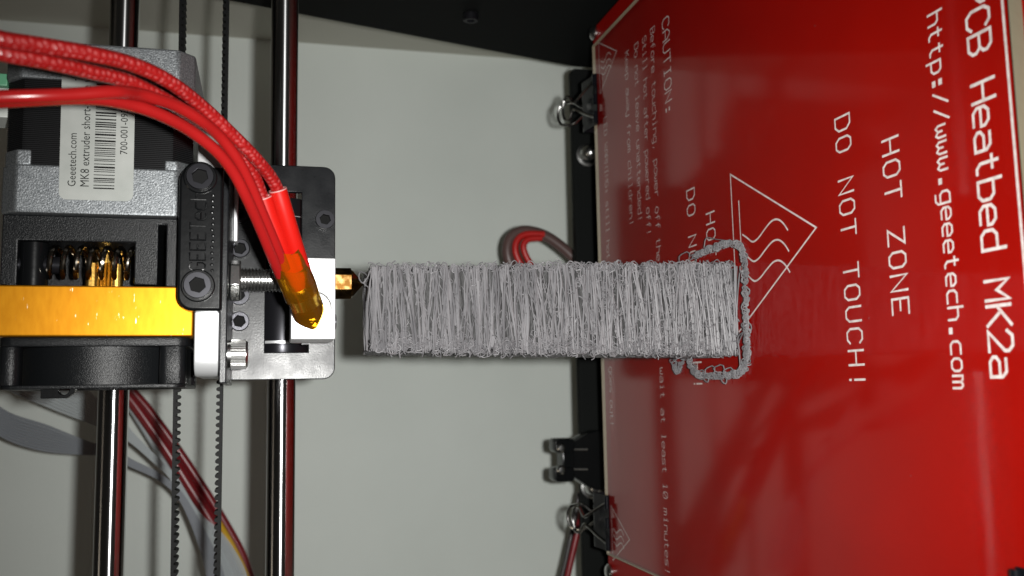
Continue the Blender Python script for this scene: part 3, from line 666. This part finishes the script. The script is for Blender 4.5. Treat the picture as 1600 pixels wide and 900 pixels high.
for i in range(14):
    xx = x0 + i * 1.35; em.lathe((xx, -12.95, 137.9 + rr.uniform(-.15, .15)), (0, -1, 0), [(0, 0.42), (0.12, 0.36), (0.22, 0.05)], 8)
em.build('raised_mark', M['smooth_plastic'], bko)

# ---- hot end
NX, NY = -9.2, 4.0
prof = [(0, 2.75)]
h = 0
while h < 13.4:
    prof += [(h + 0.02, 2.45), (h + 0.32, 2.95), (h + 0.46, 2.95), (h + 0.8, 2.45)]; h += 0.82
MB().lathe((NX + .6, NY, 134.4), (0, 0, -1), prof, 32).build('threaded_barrel', M['steel'], ex, smooth=False)
MB().prism(hexa(NX + .4, NY, 5.3, 0.2), 'z', 131.9, 134.4).build('barrel_nut', M['steel'], ex, bevel=0.3)
hb = MB().box(-23.8, -3.9, -4.0, 12, 109.4, 120.0)
hb.build('heater_block', M['alu'], ex, bevel=0.3)
rc = at(491, 482, -4.0)
MB().lathe((rc.x, -4.0, rc.z), (0, -1, 0), [(0, 4.3), (0.25, 4.3), (0.3, 3.9), (0.05, 3.8)], 40).build('cartridge_collar', M['steel'], ex)
for px, py in ((523, 503),):
    q = at(px - 2, py, 2)
    MB().lathe((q.x, 2, 109.4), (0, 0, -1), [(0, 1.9), (0.5, 1.9), (0.6, 1.4), (0.3, 1.3)], 20).build('grub_screw', M['dark_steel'], ex)
no = MB(); no.prism(hexa(NX, NY, 4.05, math.pi / 6 + 0.52), 'z', 104.9, 109.4)
no.build('nozzle', M['old_brass'], ex, bevel=0.25)
MB().lathe((NX, NY, 104.9), (0, 0, -1), [(0, 3.5), (0.4, 3.35), (2.6, 0.7), (3.0, 0.55)], 24).build('nozzle_tip', M['old_brass'], ex)

# ================================================================== HEATER WIRES (red)
def wire(name, pts, r, m_, label, k=10, uvs=None):
    mb = MB(); mb.tube(catmull([at(*p) for p in pts], k), r, 16, uvs=uvs)
    return mb.build(name, m_, None, label=label, cat='wire', group='red heater wires')
BUV = (0.85, 7.0)
w1 = wire('braided_wire', [(-60, 44, -78), (0, 61, -76), (70, 72, -72), (140, 84, -68), (205, 100, -62), (262, 126, -56), (315, 166, -48), (360, 208, -42), (398, 246, -36), (424, 278, -30), (436, 304, -27), (446, 340, -25)], 1.4, M['braid'], 'uppermost red braided wire with painted pale glints arching over the motor', uvs=BUV)
w2 = wire('braided_wire', [(-60, 64, -76), (0, 83, -74), (70, 96, -70), (140, 112, -64), (200, 127, -58), (250, 151, -53), (300, 181, -47), (340, 208, -41), (372, 236, -36), (394, 268, -31), (408, 302, -27), (422, 340, -24)], 1.36, M['braid'], 'second red braided wire with painted pale glints, just under the uppermost one', uvs=BUV)
w3 = wire('smooth_wire', [(-60, 157, -72), (0, 152, -72), (60, 150, -71), (114, 148, -69), (178, 144, -66), (214, 147, -61), (242, 154, -58), (276, 166, -54), (312, 187, -50), (342, 212, -45), (370, 248, -41), (391, 288, -37), (411, 336, -32), (432, 386, -26), (446, 420, -21)], 1.18, M['wire_red'], 'smooth red wire arching up over the white motor label')
w4 = wire('smooth_wire', [(-60, 160, -70), (0, 158, -70), (60, 155, -69), (110, 153, -67), (160, 155, -64), (205, 164, -60), (232, 172, -58), (265, 186, -55), (300, 206, -51), (338, 236, -47), (364, 268, -43), (384, 306, -39), (404, 350, -33), (424, 398, -26), (438, 430, -20)], 1.18, M['wire_red'], 'lowest smooth red wire with a bright glint, crossing the lower edge of the motor laminations')
def sleeve(pts, r, parent):
    P = catmull([at(*p) for p in pts], 8)
    o = MB(); o.tube(P, r, 24, cap=False); ob = o.build('sleeve', M['sleeve'], parent)
    i_ = MB(); i_.tube(P[:12], r - 0.42, 24, cap=False); i_.build('sleeve_bore', M['sleeve_rim'], ob)
    d = (P[1] - P[0]).normalized(); c = P[0]
    rm = MB(); rm.lathe(c - d * 0.05, d, [(0.1, r - 0.45), (0, r - 0.3), (0, r + 0.02), (0.25, r + 0.03)], 28); 
    # open ring: drop the two end caps
    rm.bm.faces.ensure_lookup_table()
    for f in [f for f in rm.bm.faces if len(f.verts) > 4]: rm.bm.faces.remove(f)
    rm.build('sleeve_rim', M['sleeve_rim'], ob)
sleeve([(434, 296, -28.5), (444, 330, -26.5), (456, 370, -23.5), (468, 408, -20), (474, 428, -17.8), (478, 442, -16)], 1.95, w1)
sleeve([(411, 308, -28), (422, 342, -26), (436, 378, -23.5), (450, 412, -20), (460, 434, -17.5), (466, 448, -15.8)], 1.95, w2)
# tape wrap
tp = thing('tape_wrap', 'amber heat resistant tape wound round the red wires at the heater block', 'tape', at(468, 440, -17))
def tapemesh(pts, r, name, seed, tip=1.0):
    P = catmull([at(*p) for p in pts], 6); rr = random.Random(seed)
    mb = MB(); n = 28; T = (P[-1] - P[0]).normalized(); side = T.cross(Vector((0, 1, 0))).normalized(); nrm = side.cross(T)
    rings = []
    for i, c in enumerate(P):
        f = i / (len(P) - 1); ring = []
        rad = r[0] + (r[1] - r[0]) * f
        for k in range(n):
            a = 2 * math.pi * k / n
            q = rad * (1 + 0.02 * math.sin(3 * a + f * 9 + seed) + rr.uniform(-.004, .004))
            e = 0.0
            if i == 0: e = 2.6 * math.cos(a)      # slanted upper tape end
            if i == len(P) - 1: e = (3.4 * (1 - abs(math.cos(a + 0.15))) ** 1.0 - 0.6) * tip
            ring.append(c + side * math.cos(a) * q + nrm * math.sin(a) * q * 0.86 + T * e)
        rings.append(mb.verts(ring))
    for a, b_ in zip(rings, rings[1:]):
        for k in range(n): mb.face([a[k], a[(k + 1) % n], b_[(k + 1) % n], b_[k]])
    return mb.build(name, M['tape'], tp)
tapemesh([(441, 385, -22.5), (452, 412, -20), (464, 440, -16.5), (474, 464, -13), (484, 490, -8.5)], (3.95, 3.75), 'outer_turn', 1)
tapemesh([(452, 414, -19.6), (459, 428, -18), (466, 446, -15.8), (472, 460, -13.4)], (4.1, 4.05), 'lower_turn', 2, -0.4)

# ================================================================== PRINTED TOWER
tw = thing('printed_tower', 'tall grey stringy failed print like a square column, standing on the glass', 'printed object', (-16.5, 3, 3))
ZT0, ZT1 = 3.0, 101.0
def txlim(z):                       # left/right side of the column in X at height z
    f = (z - 3) / 98
    return (-28.2 + 1.4 * f, -4.0 - 2.4 * f)
YF, YB = -7.2, 16.0
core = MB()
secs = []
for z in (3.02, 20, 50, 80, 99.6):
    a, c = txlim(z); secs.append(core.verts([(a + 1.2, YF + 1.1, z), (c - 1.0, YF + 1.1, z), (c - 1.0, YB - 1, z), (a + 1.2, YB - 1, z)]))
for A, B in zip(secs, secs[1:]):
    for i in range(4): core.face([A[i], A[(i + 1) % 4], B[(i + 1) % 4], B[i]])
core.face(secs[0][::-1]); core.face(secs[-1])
core.build('core', M['filament_gap_shade'], tw)
R = random.Random(11)
st = MB()
def strand_line(p0, p1, outn, sag, r, n=7):
    """thread from p0 to p1 that bulges along outn and drifts in z"""
    pts = []
    a1, a2 = R.uniform(-.4, .4), R.uniform(-.32, .32); ph = R.uniform(0, 6)
    for i in range(n):
        t = i / (n - 1); q = Vector(p0).lerp(Vector(p1), t)
        q += Vector(outn) * (math.sin(math.pi * t) * sag + R.uniform(-.1, .1))
        q.z += math.sin(t * 3.1 + ph) * a1 * 1.2 + math.sin(t * 7 + ph) * a2
        pts.append(q)
    st.tube(pts, r, 5, cap=False)
zc = ZT0 + 0.4
while zc < ZT1:                                # bundles of fused threads across the front face
    a, c = txlim(zc); slope = R.gauss(0.35, 0.6); bow = R.uniform(-.5, .5); nt = R.randint(3, 5); gap = R.uniform(0.65, 1.35)
    for k in range(nt):
        zz = zc + R.gauss(0, 0.21 * gap)
        x0 = a + R.uniform(-.5, 1.2); x1 = c + R.uniform(-.8, .4)
        if R.random() < 0.62:
            cut = R.uniform(0.25, 0.9)
            if R.random() < 0.5: x1 = x0 + (x1 - x0) * cut
            else: x0 = x1 - (x1 - x0) * cut
        dz = slope + R.gauss(0, 0.45); yy = YF + R.uniform(-.15, .45)
        f0 = (x0 - a) / (c - a) * 2 - 1; f1 = (x1 - a) / (c - a) * 2 - 1
        strand_line((x0, yy, zz + dz * f0), (x1, yy + R.uniform(-.4, .4), zz + dz * f1), (0, -0.8, bow), R.uniform(.0, .5), R.choice((0.15, 0.19, 0.23, 0.27, 0.31)), 10)
    zc += gap
for k in range(420):                           # short slack threads felted over the bundles
    zz = R.uniform(ZT0 + .8, ZT1 - .8); a, c = txlim(zz); L = R.uniform(1.6, 9); x0 = R.uniform(a - .3, c - L * .6)
    strand_line((x0, YF - R.uniform(-.3, .45), zz), (min(c, x0 + L), YF - R.uniform(-.3, .4), zz + R.gauss(0, .8)), (R.gauss(0, .3), -1, R.gauss(0, .8)), R.uniform(.05, .7), R.choice((.09, .12, .15)), 7)
z = ZT0 + 0.2
while z < ZT1:
    a, c = txlim(z)
    for fx, sg in ((a, -1), (c, 1)):           # side faces
        for k in range(3):
            zz = z + R.uniform(-.3, .3); x = fx + sg * R.uniform(-.8, .3)
            y0 = YF + R.uniform(0, 6); y1 = YB - R.uniform(0, 6)
            strand_line((x, y0, zz), (x, y1, zz + R.gauss(0, .6)), (sg, 0, 0), R.uniform(-.1, .4), R.choice((0.14, 0.18, 0.2)), 5)
    if R.random() < 0.6:
        strand_line((a, YB, z), (c, YB, z + R.gauss(0, .6)), (0, 1, 0), R.uniform(-.2, .5), 0.18, 5)
    z += 0.34
for k in range(130):                            # threads over the top face
    y0 = R.uniform(YF, YB); a, c = txlim(100)
    strand_line((a, y0, 100 + R.uniform(-.6, .6)), (c, y0 + R.gauss(0, 1.5), 100 + R.uniform(-.6, .6)), (0, 0, 1), R.uniform(0, .4), 0.17, 5)
st.build('thread', M['filament'], tw, kind='stuff')
cu = MB()
def curl(c, r, axis, turns, rad, drift, n=None):
    u = axis.orthogonal().normalized(); v = axis.cross(u); ph = R.uniform(0, 6.28); n = n or int(11 * turns) + 2
    pts = []
    for i in range(n):
        t = i / (n - 1); an = ph + 2 * math.pi * turns * t
        pts.append(c + (u * math.cos(an) + v * math.sin(an)) * r * (1 + 0.15 * math.sin(3 * an)) + drift * (t - 0.5))
    cu.tube(pts, rad, 5, cap=False)
def rv(): return Vector((R.uniform(-1, 1), R.uniform(-1, 1), R.uniform(-1, 1))).normalized()
for k in range(1500):
    z = ZT0 + 0.5 + (ZT1 - ZT0 - 1) * R.random(); a, c = txlim(z)
    s = R.random()
    edge_y = YF + R.uniform(-.2, .9)
    if s < 0.6: p = Vector((a + R.uniform(-.7, 1.2) + abs(R.gauss(0, 1.7)), edge_y + R.uniform(0, 3) * (R.random() < .3), z))
    elif s < 0.78: p = Vector((c + R.uniform(-.9, .35), edge_y, z))
    else: p = Vector((R.uniform(a, c), YF + R.uniform(-.1, .5), 3.5 + abs(R.gauss(0, 30)) % 96))
    curl(p, R.uniform(.35, 1.15), (rv() + Vector((0, -1.2, 0))).normalized(), R.uniform(.55, 1.25), R.choice((.12, .15, .19)), rv() * R.uniform(.3, 1.6))
for k in range(90):                             # loose ends and stray arcs sticking out
    z = ZT0 + 2 + (ZT1 - ZT0 - 4) * R.random(); a, c = txlim(z); sg = R.choice((-1, -1, 1))
    p = Vector(((a if sg < 0 else c) + sg * R.uniform(-.3, .5), YF + R.uniform(0, 6), z))
    q = p + Vector((sg * R.uniform(.3, 1.3), R.uniform(-.8, .3), R.uniform(-1.2, 1.2))); md = (p + q) / 2 + rv() * .4
    cu.tube(catmull([p, md, q], 4), .12, 5, cap=False)
cu.build('curl', M['filament'], tw, kind='stuff')

# skirt loop round the tower
sk = thing('printed_skirt', 'crinkled grey skirt loop of curled filament lying on the bed round the tower', 'printed object', (-16, 8, 3))
cu = MB()
Zs = 3.6
sp = [onz(*p, Zs) for p in ((1085, 402), (1100, 393), (1122, 386), (1142, 379), (1156, 384), (1163, 405), (1165, 440), (1166, 480), (1168, 520), (1168, 550), (1164, 572), (1156, 582), (1138, 586), (1112, 588), (1090, 584), (1080, 572), (1075, 552))]
ctr = Vector((-16, 8, 3.6))
sp = sp + [Vector((-31.5, 31, 3.5)), Vector((-28, 33.5, 3.5)), Vector((-14, 34, 3.5)), Vector((0, 33, 3.5))]
P = catmull(sp, 14)
for j in range(2):
    off = rv() * .3
    cu.tube([q + off + Vector((R.uniform(-.35, .35), R.uniform(-.35, .35), R.uniform(-.3, .5))) for q in P[::2]], .16, 5)
for i, q in enumerate(P):
    for j in range(2):
        if R.random() < 0.6:
            c = q + Vector((R.uniform(-.45, .45), R.uniform(-.45, .45), R.uniform(-.25, .5)))
            curl(c, R.uniform(.45, .9), (rv() * .45 + Vector((0, -.75, .65))).normalized(), R.uniform(.7, 1.1), .15, rv() * R.uniform(.2, .8))
for p, r in (((1095, 585), 1.3), ((1110, 581), 1.7), ((1124, 580), 1.8), ((1138, 583), 1.5), ((1104, 592), .9), ((1132, 594), .9), ((1070, 404), 2.0), ((1082, 412), 1.6)):
    curl(onz(*p, 4.2), r, (Vector((0, -.45, .9))).normalized(), .75 if r > 1 else 1.05, .17, rv() * .2)
# loose thread from the skirt to the tower foot
cu.tube(catmull([onz(1157, 578, 3.6), onz(1155, 548, 4.2), onz(1153, 528, 4.6), onz(1160, 520, 4.6), onz(1166, 518, 4)], 6), .2, 6)
cu.tube(catmull([onz(1152, 540, 4), onz(1158, 526, 4.5), onz(1166, 512, 4)], 6), .18, 6)
cu.tube(catmull([onz(1100, 387, 4), onz(1104, 372, 4), onz(1120, 374, 3.6), onz(1140, 376, 3.6)], 6), .14, 6)
cu.build('curl', M['filament'], sk, kind='stuff')
# dust and crumbs on the glass
du = MB()
for k in range(60):
    p = Vector((R.uniform(-90, 90), R.uniform(-105, 60), 3.06)); q = rv() * R.uniform(.08, .22); q.z = abs(q.z) * .4
    u2 = q.cross(Vector((0, 0, 1))) * R.uniform(.2, .5)
    vs = du.verts([p - q, p + u2, p + q, p - u2 + Vector((0, 0, .05))]); du.face(vs)
du.build('dust', M['filament'], None, kind='stuff')
# thread hanging from the nozzle
th = MB()
th.tube(catmull([Vector((NX, NY - .3, 102)), at(575, 437, 1), at(571, 428, -2), at(563, 425, -4), at(561, 434, -5), at(567, 442, -6), at(575, 432, -7), at(578, 423, -8), at(580, 430, -8.6), at(577, 450, -9.4), at(574, 490, -9.8), at(573, 530, -10), at(574, 548, -9.6)], 8), .17, 6)
th.tube(catmull([at(566, 441, -6), at(572, 446, -7), at(577, 452, -8), at(576, 470, -9)], 6), .13, 6)
th.build('filament_thread', M['filament'], None, label='thin grey curl of filament trailing from the brass nozzle to the tower top', cat='filament')
